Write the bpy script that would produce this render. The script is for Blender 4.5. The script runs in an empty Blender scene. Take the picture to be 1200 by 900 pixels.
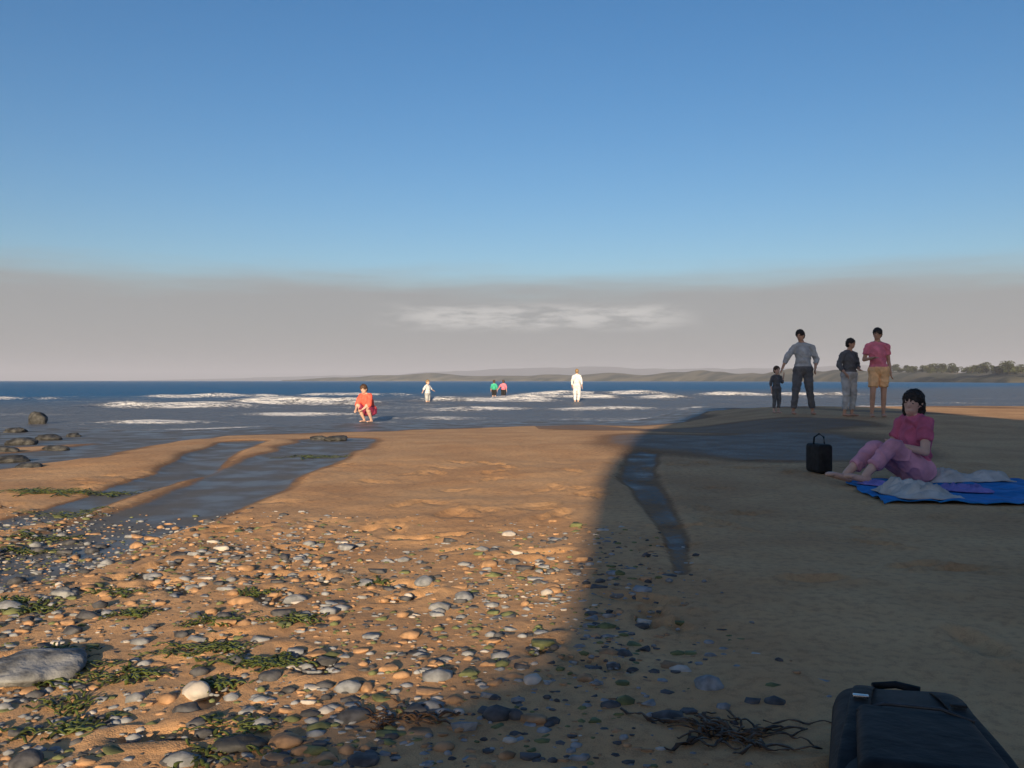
import bpy, bmesh, math, random
import numpy as np
from mathutils import Vector, Matrix, noise
R = math.radians
random.seed(7)
SC = bpy.context.scene
COL = SC.collection

# ------------------------------------------------------------ camera
F, CAMH, HOR = 1040.0, 0.8, 446.0
cd = bpy.data.cameras.new('camera'); cam = bpy.data.objects.new('camera', cd); COL.objects.link(cam)
cd.sensor_width = 36; cd.lens = 36*F/1200; cd.clip_start = 0.05; cd.clip_end = 30000
cam.location = (0, 0, CAMH); cam.rotation_euler = (R(90)-math.atan(4/F), 0, 0)
SC.camera = cam

# ------------------------------------------------------------ sun, sky, exposure
ELEV = 12.5; TAN = math.tan(R(ELEV)); SLOPE = 0.12      # shadows run along (SLOPE, 1)
L = Vector((SLOPE, 1, -TAN*math.hypot(1, SLOPE)))
sd = bpy.data.lights.new('sun', 'SUN'); sun = bpy.data.objects.new('sun', sd); COL.objects.link(sun)
sd.energy = 5.0; sd.angle = R(0.53); sd.color = (1.0, 0.78, 0.52)
sun.rotation_euler = L.to_track_quat('-Z', 'Y').to_euler(); sun.location = (-5, -30, 12)
W = bpy.data.worlds.new('World'); SC.world = W; W.use_nodes = True
wn = W.node_tree; wn.nodes.clear()
def N(t, k, **kw):
    n = t.nodes.new(k)
    for a, v in kw.items():
        if a == 'inp':
            for q, w in v.items(): n.inputs[q].default_value = w
        else: setattr(n, a, v)
    return n
wo = N(wn, 'ShaderNodeOutputWorld'); bg = N(wn, 'ShaderNodeBackground'); sky = N(wn, 'ShaderNodeTexSky')
sky.sky_type = 'NISHITA'; sky.sun_disc = False; sky.sun_elevation = R(ELEV)
sky.sun_rotation = math.pi + math.atan(SLOPE); sky.altitude = 0; sky.air_density = 1.0; sky.dust_density = 1.2; sky.ozone_density = 2.2
tc = N(wn, 'ShaderNodeTexCoord'); sx = N(wn, 'ShaderNodeSeparateXYZ')
wn.links.new(tc.outputs['Generated'], sx.inputs[0])
mp = N(wn, 'ShaderNodeMapping'); mp.inputs['Scale'].default_value = (3.0, 3.0, 34.0)
nz = N(wn, 'ShaderNodeTexNoise', inp={'Scale': 1.6, 'Detail': 6.0, 'Roughness': 0.55})
wn.links.new(tc.outputs['Generated'], mp.inputs[0]); wn.links.new(mp.outputs[0], nz.inputs['Vector'])
# haze bank: full below ~5 deg, gone above ~9 deg, edge made uneven by the noise
def mth(t, op, a, b=None, c=None):
    n = N(t, 'ShaderNodeMath', operation=op)
    for i, v in enumerate((a, b, c)):
        if v is None: continue
        if isinstance(v, (int, float)): n.inputs[i].default_value = v
        else: t.links.new(v, n.inputs[i])
    return n.outputs[0]
def mrange(t, v, a, b, c, d, smooth=True):
    n = N(t, 'ShaderNodeMapRange'); n.interpolation_type = 'SMOOTHSTEP' if smooth else 'LINEAR'
    t.links.new(v, n.inputs[0])
    for i, q in enumerate((a, b, c, d)): n.inputs[i+1].default_value = q
    return n.outputs[0]
zz = mth(wn, 'ADD', sx.outputs[2], mth(wn, 'MULTIPLY', mth(wn, 'SUBTRACT', nz.outputs[0], 0.5), 0.045))
mask = mrange(wn, zz, 0.088, 0.137, 0.94, 0.0)
mixh = N(wn, 'ShaderNodeMix', data_type='RGBA'); mixh.inputs['B'].default_value = (3.2, 3.2, 3.25, 1)
wn.links.new(mask, mixh.inputs['Factor']); hsv = N(wn, 'ShaderNodeHueSaturation', inp={'Saturation': 1.32, 'Value': 1.16}); wn.links.new(sky.outputs[0], hsv.inputs['Color']); tnt = N(wn, 'ShaderNodeMix', data_type='RGBA', blend_type='MULTIPLY', inp={'Factor': 1.0}); tnt.inputs['B'].default_value = (0.99, 0.99, 1.07, 1); wn.links.new(hsv.outputs[0], tnt.inputs['A']); wn.links.new(tnt.outputs['Result'], mixh.inputs['A'])
# thin pale cloud streak low over the sea, around straight ahead
ang = mth(wn, 'ARCTAN2', sx.outputs[0], sx.outputs[1])
wx = mth(wn, 'SUBTRACT', 1.0, mth(wn, 'MINIMUM', mth(wn, 'ABSOLUTE', mth(wn, 'DIVIDE', mth(wn, 'SUBTRACT', ang, 0.03), 0.20)), 1.0))
wz = mth(wn, 'SUBTRACT', 1.0, mth(wn, 'MINIMUM', mth(wn, 'ABSOLUTE', mth(wn, 'DIVIDE', mth(wn, 'SUBTRACT', sx.outputs[2], 0.071), 0.02)), 1.0))
mp2 = N(wn, 'ShaderNodeMapping'); mp2.inputs['Scale'].default_value = (22.0, 22.0, 110.0)
nz2 = N(wn, 'ShaderNodeTexNoise', inp={'Scale': 1.0, 'Detail': 5.0, 'Roughness': 0.6})
wn.links.new(tc.outputs['Generated'], mp2.inputs[0]); wn.links.new(mp2.outputs[0], nz2.inputs['Vector'])
cl = mth(wn, 'MULTIPLY', mth(wn, 'MULTIPLY', mrange(wn, wx, 0, 0.45, 0, 1), mrange(wn, wz, 0, 0.8, 0, 1)), mrange(wn, nz2.outputs[0], 0.36, 0.62, 0, 1))
mixc = N(wn, 'ShaderNodeMix', data_type='RGBA'); mixc.inputs['B'].default_value = (5.6, 5.55, 5.4, 1)
wn.links.new(cl, mixc.inputs['Factor']); wn.links.new(mixh.outputs['Result'], mixc.inputs['A'])
wn.links.new(mixc.outputs['Result'], bg.inputs[0]); bg.inputs[1].default_value = 0.067
wn.links.new(bg.outputs[0], wo.inputs[0])
vs = SC.view_settings; vs.view_transform = 'Standard'; vs.look = 'None'; vs.gamma = 1; vs.use_curve_mapping = False
vs.exposure = 0.62

# ------------------------------------------------------------ helpers
def tag(o, label=None, cat=None, group=None, kind=None):
    for k, v in (('label', label), ('category', cat), ('group', group), ('kind', kind)):
        if v: o[k] = v
    return o
def link(name, me, mat=None, parent=None, smooth=True):
    o = bpy.data.objects.new(name, me); COL.objects.link(o)
    if mat: me.materials.append(mat)
    if parent: o.parent = parent
    if smooth: me.polygons.foreach_set('use_smooth', [True]*len(me.polygons))
    return o
def empty(name, loc, rz=0):
    o = bpy.data.objects.new(name, None); COL.objects.link(o); o.location = loc; o.rotation_euler = (0, 0, rz); return o
def mesh_from(verts, faces, name='m'):
    me = bpy.data.meshes.new(name); me.from_pydata([tuple(v) for v in verts], [], faces); me.update(); return me
def sm(a, b, x):
    t = min(1, max(0, (x-a)/(b-a))); return t*t*(3-2*t)

def mat(name, col, rough=0.8, var=0.15, scale=20, bump=0.0, bscale=60, spec=0.3, metallic=0, col2=None, coords='Object'):
    m = bpy.data.materials.new(name); m.use_nodes = True; t = m.node_tree
    b = t.nodes['Principled BSDF']; b.inputs['Roughness'].default_value = rough
    b.inputs['Specular IOR Level'].default_value = spec; b.inputs['Metallic'].default_value = metallic
    c = N(t, 'ShaderNodeTexCoord'); n = N(t, 'ShaderNodeTexNoise', inp={'Scale': scale, 'Detail': 5.0})
    t.links.new(c.outputs[coords], n.inputs['Vector'])
    mx = N(t, 'ShaderNodeMix', data_type='RGBA')
    c2 = col2 or tuple(x*(1-2*var) for x in col)
    mx.inputs['A'].default_value = (*c2, 1); mx.inputs['B'].default_value = (*[min(1, x*(1+var)) for x in col], 1)
    t.links.new(mrange(t, n.outputs[0], 0.3, 0.7, 0, 1), mx.inputs['Factor']); t.links.new(mx.outputs['Result'], b.inputs['Base Color'])
    if bump:
        n2 = N(t, 'ShaderNodeTexNoise', inp={'Scale': bscale, 'Detail': 4.0}); t.links.new(c.outputs[coords], n2.inputs['Vector'])
        bp = N(t, 'ShaderNodeBump', inp={'Strength': 1.0, 'Distance': bump}); t.links.new(n2.outputs[0], bp.inputs['Height']); t.links.new(bp.outputs[0], b.inputs['Normal'])
    return m

# ------------------------------------------------------------ the beach
SEA = -0.28
def shore(x):      # distance at which the sand meets the sea
    return 22.5 + 15*sm(2.5, 9, x) + 1.2*math.sin(x*0.32+1) + 0.5*math.sin(x*1.1) - 2.0*sm(-3, -9, x)
def px2plan(px, py): d = CAMH*F/(py-HOR); return (px-600)/F*d, d
# run-off channels on the left and a streak on the right, as centre lines (plan) with half widths
def chan(pts, w0, w1):
    P = [px2plan(*p) for p in pts]; return P, w0, w1
CH = [chan([(-60, 682), (50, 655), (130, 624), (235, 588), (300, 557), (360, 530), (400, 510)], 0.25, 0.58),
      chan([(-60, 625), (60, 602), (150, 572), (215, 551), (240, 534), (285, 514)], 0.13, 0.30),
      chan([(-80, 545), (60, 530), (150, 512), (210, 503)], 0.75, 0.6),
      chan([(799, 672), (792, 630), (765, 585), (748, 560), (752, 530)], 0.035, 0.20)]  # narrow streak right of centre, toned and sunk like the channels
def seg_d(x, y, P):
    best = 9e9; bt = 0
    n = len(P)-1
    for i in range(n):
        ax, ay = P[i]; bx, by = P[i+1]; dx, dy = bx-ax, by-ay
        t = max(0, min(1, ((x-ax)*dx+(y-ay)*dy)/(dx*dx+dy*dy)))
        d = math.hypot(x-ax-t*dx, y-ay-t*dy)
        if d < best: best, bt = d, (i+t)/n
    return best, bt
def height(x, y, fine=True):
    s = shore(x)
    z = 0.0
    if y > s-13: z = SEA*sm(s-13, s, y) if y < s else SEA - 0.035*(y-s)
    z = max(z, -2.5)
    if x > 2: z += 0.09*sm(2.5, 6, x)*sm(11, 17, y)*(1-sm(23, 33, y))
    pool = 1-sm(0.6, 1.2, math.hypot((x-8.0)/1.7, (y-29.5)/3.2)); z -= 0.45*pool
    lw = 3.2*(1-sm(-3.2, -1.6, x)); wet = sm(s-4.9-lw, s-2.9-lw, y + 0.9*noise.noise(Vector((x*0.5, y*0.5, 3))))
    if -18 < x < 2 and 1.5 < y < 20:
        for P, w0, w1 in CH:
            d, t = seg_d(x, y, P)
            w = w0+(w1-w0)*t; w *= 1+0.35*noise.noise(Vector((x*0.9, y*0.9, 1)))
            k = 1-sm(w*0.6, w*1.4, d)
            if k > 0: z -= 0.035*k*min(1, w*4); wet = max(wet, k*(0.60+0.22*noise.noise(Vector((x*3, y*2, 7))) if P is CH[3][0] else 1))
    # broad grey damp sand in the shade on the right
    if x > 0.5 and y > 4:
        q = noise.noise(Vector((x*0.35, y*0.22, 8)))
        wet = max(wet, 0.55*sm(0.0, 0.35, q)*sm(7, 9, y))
    wet = max(wet, 0.6*(1-sm(0.65, 1.15, math.hypot((x-3.0-0.1*(y-11))/2.3, (y-11.6)/3.0)+0.3*noise.noise(Vector((x*0.8, y*0.5, 2))))))
    if abs(x) < 30 and y < 60 and y > -6:
        a = 1.0 - 0.85*wet
        z += 0.022*a*noise.noise(Vector((x*0.9, y*0.7, 0)))
        if fine:
            z += 0.011*a*noise.noise(Vector((x*3.1, y*3.1, 5)))
            if y < 12:
                z += 0.006*a*noise.noise(Vector((x*9, y*9, 9)))
                # footprints and scuffs: soft pits
                v = noise.cell(Vector((x*2.6, y*2.6, 0)))
    return z, wet
def ground(px, py):
    """plan position and height where the sight line through (px,py) meets the sand"""
    d = CAMH*F/(py-HOR)
    for _ in range(30):
        z = max(height((px-600)/F*d, d)[0], SEA)
        d = (CAMH-z)*F/(py-HOR)
    x = (px-600)/F*d
    return Vector((x, d, max(height(x, d)[0], SEA)))
def graded(segs):
    out = [segs[0][0]]
    for a, b, st in segs:
        n = max(1, round((b-a)/st)); out += [a+(b-a)*(i+1)/n for i in range(n)]
    return out
xs = graded([(-400, -60, 30), (-60, -16, 2), (-16, -6, 0.2), (-6, -2.4, 0.06), (-2.4, 2.0, 0.028), (2.0, 6, 0.08), (6, 16, 0.2), (16, 60, 2), (60, 400, 30)])
ys = graded([(-60, -4, 4), (-4, 1.2, 0.4), (1.2, 5.0, 0.028), (5.0, 9, 0.06), (9, 36, 0.15), (36, 60, 1.0), (60, 120, 12)])
nx, ny = len(xs), len(ys)
V = np.zeros((nx*ny, 3), np.float32); WT = np.zeros(nx*ny, np.float32)
i = 0
pits = []
for k in range(210):       # footprints trampled across the dry sand
    pxx = random.uniform(-3.5, 4.5); pyy = random.uniform(1.6, 9)
    pits.append((pxx, pyy, random.uniform(0, 6.28), random.uniform(0.8, 1.15)))
for y in ys:
    for x in xs:
        z, w = height(x, y)
        V[i] = (x, y, z); WT[i] = w; i += 1
ax, ay = V[:, 0], V[:, 1]
for (cx, cy, a, s) in pits:
    m = (abs(ax-cx) < 0.4) & (abs(ay-cy) < 0.4)
    dx, dy = ax[m]-cx, ay[m]-cy
    u = (dx*math.cos(a)+dy*math.sin(a))/(0.14*s); v = (-dx*math.sin(a)+dy*math.cos(a))/(0.055*s)
    r = np.sqrt(u*u+v*v)
    V[m, 2] += (1-WT[m])*(-0.021*np.exp(-(r**4)) + 0.010*np.exp(-((r-1.35)/0.3)**2))
me = bpy.data.meshes.new('sand_beach')
me.vertices.add(nx*ny); me.vertices.foreach_set('co', V.ravel())
idx = np.arange(nx*ny).reshape(ny, nx)
q = np.stack([idx[:-1, :-1], idx[:-1, 1:], idx[1:, 1:], idx[1:, :-1]], -1).reshape(-1, 4)
me.loops.add(q.size); me.loops.foreach_set('vertex_index', q.ravel().astype(np.int32))
me.polygons.add(len(q)); me.polygons.foreach_set('loop_start', np.arange(0, q.size, 4, dtype=np.int32)); me.update(calc_edges=True)
at = me.attributes.new('wet', 'FLOAT', 'POINT'); at.data.foreach_set('value', WT)
ms = bpy.data.materials.new('sand'); ms.use_nodes = True; t = ms.node_tree; b = t.nodes['Principled BSDF']
tcn = N(t, 'ShaderNodeTexCoord'); at = N(t, 'ShaderNodeAttribute', attribute_name='wet')
def tnoise(sc, det=5.0, rough=0.55):
    n = N(t, 'ShaderNodeTexNoise', inp={'Scale': sc, 'Detail': det, 'Roughness': rough}); t.links.new(tcn.outputs['Object'], n.inputs['Vector']); return n.outputs[0]
n1, n2, n3 = tnoise(1.1), tnoise(26), tnoise(260, 2)
dry = N(t, 'ShaderNodeMix', data_type='RGBA'); dry.inputs['A'].default_value = (0.52, 0.28, 0.125, 1); dry.inputs['B'].default_value = (0.65, 0.385, 0.185, 1)
t.links.new(mrange(t, n1, 0.3, 0.7, 0, 1), dry.inputs['Factor'])
gr = N(t, 'ShaderNodeMix', data_type='RGBA', blend_type='MULTIPLY'); gr.inputs['B'].default_value = (0.55, 0.5, 0.46, 1)
t.links.new(mrange(t, mth(t, 'ADD', mth(t, 'MULTIPLY', n2, 0.6), mth(t, 'MULTIPLY', n3, 0.4)), 0.46, 0.64, 0, 0.6), gr.inputs['Factor']); t.links.new(dry.outputs['Result'], gr.inputs['A'])
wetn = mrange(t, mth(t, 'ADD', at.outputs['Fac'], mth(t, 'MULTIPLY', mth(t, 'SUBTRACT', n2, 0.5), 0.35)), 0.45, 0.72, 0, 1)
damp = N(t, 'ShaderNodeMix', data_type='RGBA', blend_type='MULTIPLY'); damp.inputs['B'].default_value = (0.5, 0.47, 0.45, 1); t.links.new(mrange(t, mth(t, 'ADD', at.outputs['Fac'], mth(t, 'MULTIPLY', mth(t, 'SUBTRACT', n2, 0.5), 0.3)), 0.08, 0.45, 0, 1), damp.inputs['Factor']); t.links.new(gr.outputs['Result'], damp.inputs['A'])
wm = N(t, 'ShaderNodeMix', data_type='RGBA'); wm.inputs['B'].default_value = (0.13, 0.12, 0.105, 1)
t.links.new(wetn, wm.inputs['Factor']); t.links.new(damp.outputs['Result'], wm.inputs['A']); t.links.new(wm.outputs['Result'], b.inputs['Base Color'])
rg = N(t, 'ShaderNodeMix', data_type='FLOAT'); rg.inputs[2].default_value = 0.95; t.links.new(wetn, rg.inputs[0]); t.links.new(mrange(t, tnoise(2.3), 0.36, 0.64, 0.36, 0.72), rg.inputs[3]); t.links.new(rg.outputs[0], b.inputs['Roughness']); b.inputs['Specular IOR Level'].default_value = 0.4
bp = N(t, 'ShaderNodeBump', inp={'Distance': 0.01}); t.links.new(mrange(t, wetn, 0, 1, 0.8, 0.3, False), bp.inputs['Strength'])
t.links.new(mth(t, 'ADD', mth(t, 'MULTIPLY', n2, 0.7), mth(t, 'MULTIPLY', n3, 0.3)), bp.inputs['Height']); t.links.new(bp.outputs[0], b.inputs['Normal'])
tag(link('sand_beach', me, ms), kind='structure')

# ------------------------------------------------------------ the sea
def crest(px0, px1, py, amp, seed):
    d = (CAMH-SEA-amp*0.5)*F/(py-HOR); return ((px0-600)/F*d, (px1-600)/F*d, d, amp, seed)
CR = [crest(270, 435, 469, 0.42, 1), crest(110, 290, 473, 0.30, 2), crest(500, 650, 467, 0.30, 3), crest(560, 800, 464, 0.28, 4),
      crest(-60, 60, 466, 0.25, 5), crest(170, 330, 463, 0.3, 6), crest(620, 780, 459.5, 0.34, 7), crest(145, 235, 493, 0.10, 8), crest(440, 540, 489, 0.10, 9), crest(820, 1010, 461, 0.3, 10),
      crest(360, 470, 461, 0.3, 11), crest(520, 760, 478, 0.14, 12), crest(300, 420, 484, 0.12, 13)]
sxs = graded([(-9000, -600, 600), (-600, -60, 20), (-60, 60, 0.3), (60, 600, 20), (600, 9000, 600)])
sys_ = graded([(16, 30, 0.1), (30, 70, 0.22), (70, 130, 0.8), (130, 400, 15), (400, 9000, 500)])
SV = []; FO = []
for y in sys_:
    for x in sxs:
        z = 0; f = 0
        if y < 135 and abs(x) < 62:
            amp = sm(20, 40, y)
            z += amp*(0.05*noise.noise(Vector((x*0.25, y*0.6, 0))) + 0.03*noise.noise(Vector((x*0.9, y*1.8, 4))))
            for (x0, x1, d, a, sd_) in CR:
                if x < x0-6 or x > x1+6 or abs(y-d) > 8: continue
                yc = d + 0.9*noise.noise(Vector((x*0.13, sd_*3.3, 0))) + 0.25*noise.noise(Vector((x*0.8, sd_, 2)))
                e = sm(x0-2.5, x0+1.5, x)*(1-sm(x1-1.5, x1+2.5, x))
                if e <= 0: continue
                u = y-yc; wf, wb = 0.5+a*0.6, 1.3+a*2
                g = math.exp(-(u/wf)**2) if u < 0 else math.exp(-(u/wb)**2)
                aa = a*e*(0.75+0.5*noise.noise(Vector((x*0.35, sd_*7, 1))))
                z += aa*g
                fr = math.exp(-((u+0.25)/(0.35+a*1.1))**2) if u > -0.25 else math.exp(-((u+0.25)/(0.45+a*2.0))**2)
                f = max(f, fr*e*(0.8+0.9*noise.noise(Vector((x*0.5, sd_*5, 6)))))
            s = shore(x)     # swash lace on the shoreline
            f = max(f, 1.3*math.exp(-((y-s-0.5)/0.35)**2)*sm(-0.1, 0.3, noise.noise(Vector((x*0.35, 0, 11)))), 0.38*sm(0.05, 0.5, noise.noise(Vector((x*0.12, y*0.3, 15))))*(1-sm(55, 80, y)))
        SV.append((x, y, SEA+z)); FO.append(f)
snx, sny = len(sxs), len(sys_)
idx = np.arange(snx*sny).reshape(sny, snx)
q = np.stack([idx[:-1, :-1], idx[:-1, 1:], idx[1:, 1:], idx[1:, :-1]], -1).reshape(-1, 4)
me = mesh_from(SV, q.tolist(), 'sea'); a_ = me.attributes.new('foam', 'FLOAT', 'POINT'); a_.data.foreach_set('value', FO)
mw = bpy.data.materials.new('sea_water'); mw.use_nodes = True; t = mw.node_tree; b = t.nodes['Principled BSDF']
tcn = N(t, 'ShaderNodeTexCoord'); at = N(t, 'ShaderNodeAttribute', attribute_name='foam')
mpw = N(t, 'ShaderNodeMapping'); mpw.inputs['Scale'].default_value = (1, 1.8, 1); t.links.new(tcn.outputs['Object'], mpw.inputs[0])
w1 = N(t, 'ShaderNodeTexNoise', inp={'Scale': 1.2, 'Detail': 6.0, 'Roughness': 0.6}); t.links.new(mpw.outputs[0], w1.inputs['Vector'])
w2 = N(t, 'ShaderNodeTexNoise', inp={'Scale': 4.5, 'Detail': 6.0, 'Roughness': 0.7}); t.links.new(mpw.outputs[0], w2.inputs['Vector'])
bp = N(t, 'ShaderNodeBump', inp={'Strength': 1.0, 'Distance': 0.9}); t.links.new(w1.outputs[0], bp.inputs['Height']); t.links.new(bp.outputs[0], b.inputs['Normal'])
fm = mrange(t, mth(t, 'ADD', at.outputs['Fac'], mth(t, 'MULTIPLY', mth(t, 'SUBTRACT', w2.outputs[0], 0.5), 2.6)), 0.36, 0.8, 0, 1)
so = N(t, 'ShaderNodeSeparateXYZ'); t.links.new(tcn.outputs['Object'], so.inputs[0])
deep = N(t, 'ShaderNodeMix', data_type='RGBA'); deep.inputs['A'].default_value = (0.135, 0.145, 0.17, 1); deep.inputs['B'].default_value = (0.006, 0.11, 0.27, 1)
t.links.new(mrange(t, mth(t, 'ADD', mth(t, 'ADD', so.outputs[1], mth(t, 'MULTIPLY', so.outputs[0], -1.0)), mth(t, 'MULTIPLY', w1.outputs[0], 14)), 48, 110, 0, 1), deep.inputs['Factor'])
fx = N(t, 'ShaderNodeMix', data_type='RGBA'); fx.inputs['B'].default_value = (0.82, 0.83, 0.84, 1)
t.links.new(fm, fx.inputs['Factor']); t.links.new(deep.outputs['Result'], fx.inputs['A']); t.links.new(fx.outputs['Result'], b.inputs['Base Color'])
t.links.new(mrange(t, fm, 0, 1, 0.36, 0.9), b.inputs['Roughness']); b.inputs['Specular IOR Level'].default_value = 0.3; b.inputs['IOR'].default_value = 1.33
tag(link('sea', me, mw), kind='structure')

# ------------------------------------------------------------ far headlands
def ridge(name, prof, m, depth, seed, jag):
    """prof: (px, height px over the horizon, distance); real size at its real distance, with front and back slopes"""
    rows = []; n = 260
    x0, x1 = prof[0][0], prof[-1][0]
    for k in range(n+1):
        p = x0+(x1-x0)*k/n
        for (a, b_) in zip(prof, prof[1:]):
            if a[0] <= p <= b_[0]:
                tt = (p-a[0])/(b_[0]-a[0]); hp = a[1]+(b_[1]-a[1])*tt; D = a[2]+(b_[2]-a[2])*tt
        x = (p-600)/F*D; H = hp/F*D
        row = []
        for j in range(13):
            v = j/12
            if j <= 8: u = j/8; h = H*(u**0.7)
            else: u = 1; h = H*(1-(j-8)/4)
            yy = D + depth*v
            h *= 1+jag*noise.noise(Vector((x*0.004*(1500/D)*3, yy*0.006, seed))) + 0.5*jag*noise.noise(Vector((x*0.02*1500/D, yy*0.02, seed)))
            row.append((x*(yy/D)*1.0, yy, SEA-1.5+h+1.2 if j else SEA-1.5))
        rows.append(row)
    vs_ = [p for r in rows for p in r]
    fs = [(i*13+j, (i+1)*13+j, (i+1)*13+j+1, i*13+j+1) for i in range(n) for j in range(12)]
    return tag(link(name, mesh_from(vs_, fs), m), kind='structure')
mh1 = mat('headland_turf', (0.13, 0.115, 0.075), 0.95, 0.3, 0.03, col2=(0.035, 0.045, 0.025))
mh2 = mat('far_hill_turf', (0.07, 0.08, 0.075), 0.95, 0.2, 0.004)
ridge('distant_hills', [(150, 0.5, 5200), (300, 4, 5000), (470, 9, 4600), (600, 16, 4300), (700, 18, 4200), (800, 18, 4200), (1000, 18, 4000), (1300, 15, 4000)], mh2, 900, 3, 0.25)
ridge('headland', [(330, 1.5, 1900), (470, 8, 1700), (600, 7, 1500), (800, 10, 1200), (930, 15, 900), (1060, 17, 620), (1180, 19, 420), (1400, 22, 330)], mh1, 120, 9, 0.4)

# trees on the near end of the headland
mleaf = mat('dark_foliage', (0.06, 0.075, 0.035), 0.9, 0.4, 0.6, coords='Object')
mbark = mat('bark', (0.10, 0.075, 0.05), 0.95, 0.3, 3)
def leaf_cloud(blobs, n, size, seed):
    rnd = random.Random(seed); vs_, fs = [], []
    for k in range(n):
        c, r = rnd.choice(blobs)
        while True:
            p = Vector((rnd.uniform(-1, 1), rnd.uniform(-1, 1), rnd.uniform(-1, 1)))
            if p.length < 1: break
        p = p.normalized()*(p.length**0.4); p = Vector(c)+Vector((p.x*r, p.y*r, p.z*r*0.75))
        a = Vector((rnd.gauss(0, 1), rnd.gauss(0, 1), rnd.gauss(0, 1))).normalized(); b2 = a.orthogonal().normalized(); c2 = a.cross(b2)
        s = size*rnd.uniform(0.6, 1.3); i0 = len(vs_)
        vs_ += [p+b2*s, p+c2*s*0.6, p-b2*s, p-c2*s*0.6]; fs.append((i0, i0+1, i0+2, i0+3))
    return mesh_from(vs_, fs)
def tube(pts, rad, seg=8, closed=True):
    vs_, fs = [], []
    for i, p in enumerate(pts):
        p = Vector(p); d = (Vector(pts[min(i+1, len(pts)-1)])-Vector(pts[max(i-1, 0)])).normalized()
        a = d.orthogonal().normalized() if abs(d.z) < 0.95 else Vector((1, 0, 0)); a = (a-d*a.dot(d)).normalized(); b2 = d.cross(a)
        for k in range(seg):
            an = 2*math.pi*k/seg; vs_.append(p+(a*math.cos(an)+b2*math.sin(an))*rad[i])
    for i in range(len(pts)-1):
        for k in range(seg): fs.append((i*seg+k, i*seg+(k+1) % seg, (i+1)*seg+(k+1) % seg, (i+1)*seg+k))
    if closed: fs.append(tuple(range(seg))[::-1]); fs.append(tuple(range((len(pts)-1)*seg, len(pts)*seg)))
    return vs_, fs
def make_tree(seed):
    rnd = random.Random(seed); r = empty('pine_tree', (0, 0, 0))
    Hh = rnd.uniform(3.2, 4.6)
    vs_, fs = tube([(0, 0, -0.5), (0.1, 0, Hh*0.35), (0.05, 0.1, Hh*0.7)], [0.22, 0.16, 0.08])
    for k in range(4):
        a = rnd.uniform(0, 6.28); v2, f2 = tube([(0.07, 0, Hh*(0.3+0.08*k)), (math.cos(a)*1.3, math.sin(a)*1.3, Hh*(0.5+0.1*k))], [0.08, 0.03]); o0 = len(vs_)
        vs_ += v2; fs += [tuple(i+o0 for i in f) for f in f2]
    link('trunk', mesh_from(vs_, fs), mbark, r)
    bl = [((rnd.uniform(-1.9, 1.9), rnd.uniform(-1.2, 1.2), Hh*rnd.uniform(0.08, 0.8)), rnd.uniform(0.8, 1.5)) for _ in range(11)]
    link('crown', leaf_cloud(bl, 1500, 0.22, seed), mleaf, r, False)
    return r
def copy_tree(o, parent=None):
    c = o.copy(); COL.objects.link(c)
    if parent: c.parent = parent
    for ch in o.children: copy_tree(ch, c)
    return c
protos = [make_tree(s) for s in range(3)]
rnd = random.Random(5)
for k in range(26):
    p = protos[k] if k < 3 else copy_tree(protos[k % 3])
    px = 1046+k*6.6+rnd.uniform(-3, 3); D = 560-1.15*(px-1058)+rnd.uniform(-8, 8)
    x = (px-600)/F*D
    dep = SC.view_layers[0]
    p.location = ((px-600)/F*(D+45), D+45, SEA+0.2+ (18/F*D)*0.72); p.rotation_euler = (0, 0, rnd.uniform(0, 6)); s = rnd.uniform(0.8, 1.35); p.scale = (s*1.2, s*1.2, s)
    tag(p, 'low dark tree in the row along the headland on the right', 'tree', 'dark trees along the headland')

# ------------------------------------------------------------ unseen blocker added behind the camera, shaped to shade the right of the beach
CY = -12.0
edge = [(-1.05, -12), (-0.98, -4), (-0.92, 1.4), (-0.85, 1.83), (-0.76, 2.06), (-0.52, 2.24), (-0.27, 2.58), (-0.17, 2.9), (-0.165, 4.6), (-0.15, 6.9), (-0.06, 8.9), (0.16, 11.4), (0.5, 15.8), (1.4, 21), (2.4, 26), (3.4, 33), (6.3, 34), (6.8, 24), (7.3, 16.8), (9, 15.0), (12, 13.4), (20, 15), (34, 13)]  # wanted shadow edge on the sand; sets the added blocker's outline
top = []
sl = TAN*math.hypot(1, SLOPE)
P = []
for (a, b2) in zip(edge, edge[1:]):
    n = max(1, int(max((b2[0]-a[0])/0.06 if b2[0] < 3 else (b2[0]-a[0])/0.3, 1)))
    for i in range(n): u = i/n; P.append((a[0]+(b2[0]-a[0])*u, a[1]+(b2[1]-a[1])*u))
P.append(edge[-1])
vs_, fs = [], []
for i, (xp, d) in enumerate(P):
    x = xp+SLOPE*CY + 0.03*noise.noise(Vector((xp*6, 0, 0))); h = (d-CY)*sl + 0.05*noise.noise(Vector((xp*5, 2, 0)))
    h = max(h, 0.02)
    wob = lambda k: 0.25*noise.noise(Vector((x*0.9, k*0.7, 3)))
    for k in range(7):
        u = k/6; vs_.append((x, CY-0.02-(0 if k == 6 else 0)+(1-u)*(0.8+wob(k)), -0.2+(h+0.2)*u))
    for k in range(5):
        u = (k+1)/5; vs_.append((x-0.0, CY-7*u, -0.2+(h+0.2)*(1-u)**0.8 if k < 4 else -0.2))
for i in range(len(P)-1):
    for k in range(11): fs.append((i*12+k, (i+1)*12+k, (i+1)*12+k+1, i*12+k+1))
fs.append(tuple(range(12))); fs.append(tuple(range((len(P)-1)*12, len(P)*12))[::-1])
mrock0 = mat('blocker_earth', (0.24, 0.18, 0.12), 0.95, 0.3, 1.4, 0.05, 6)
tag(link('shade_blocker', mesh_from(vs_, fs), mrock0), kind='structure')

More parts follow.
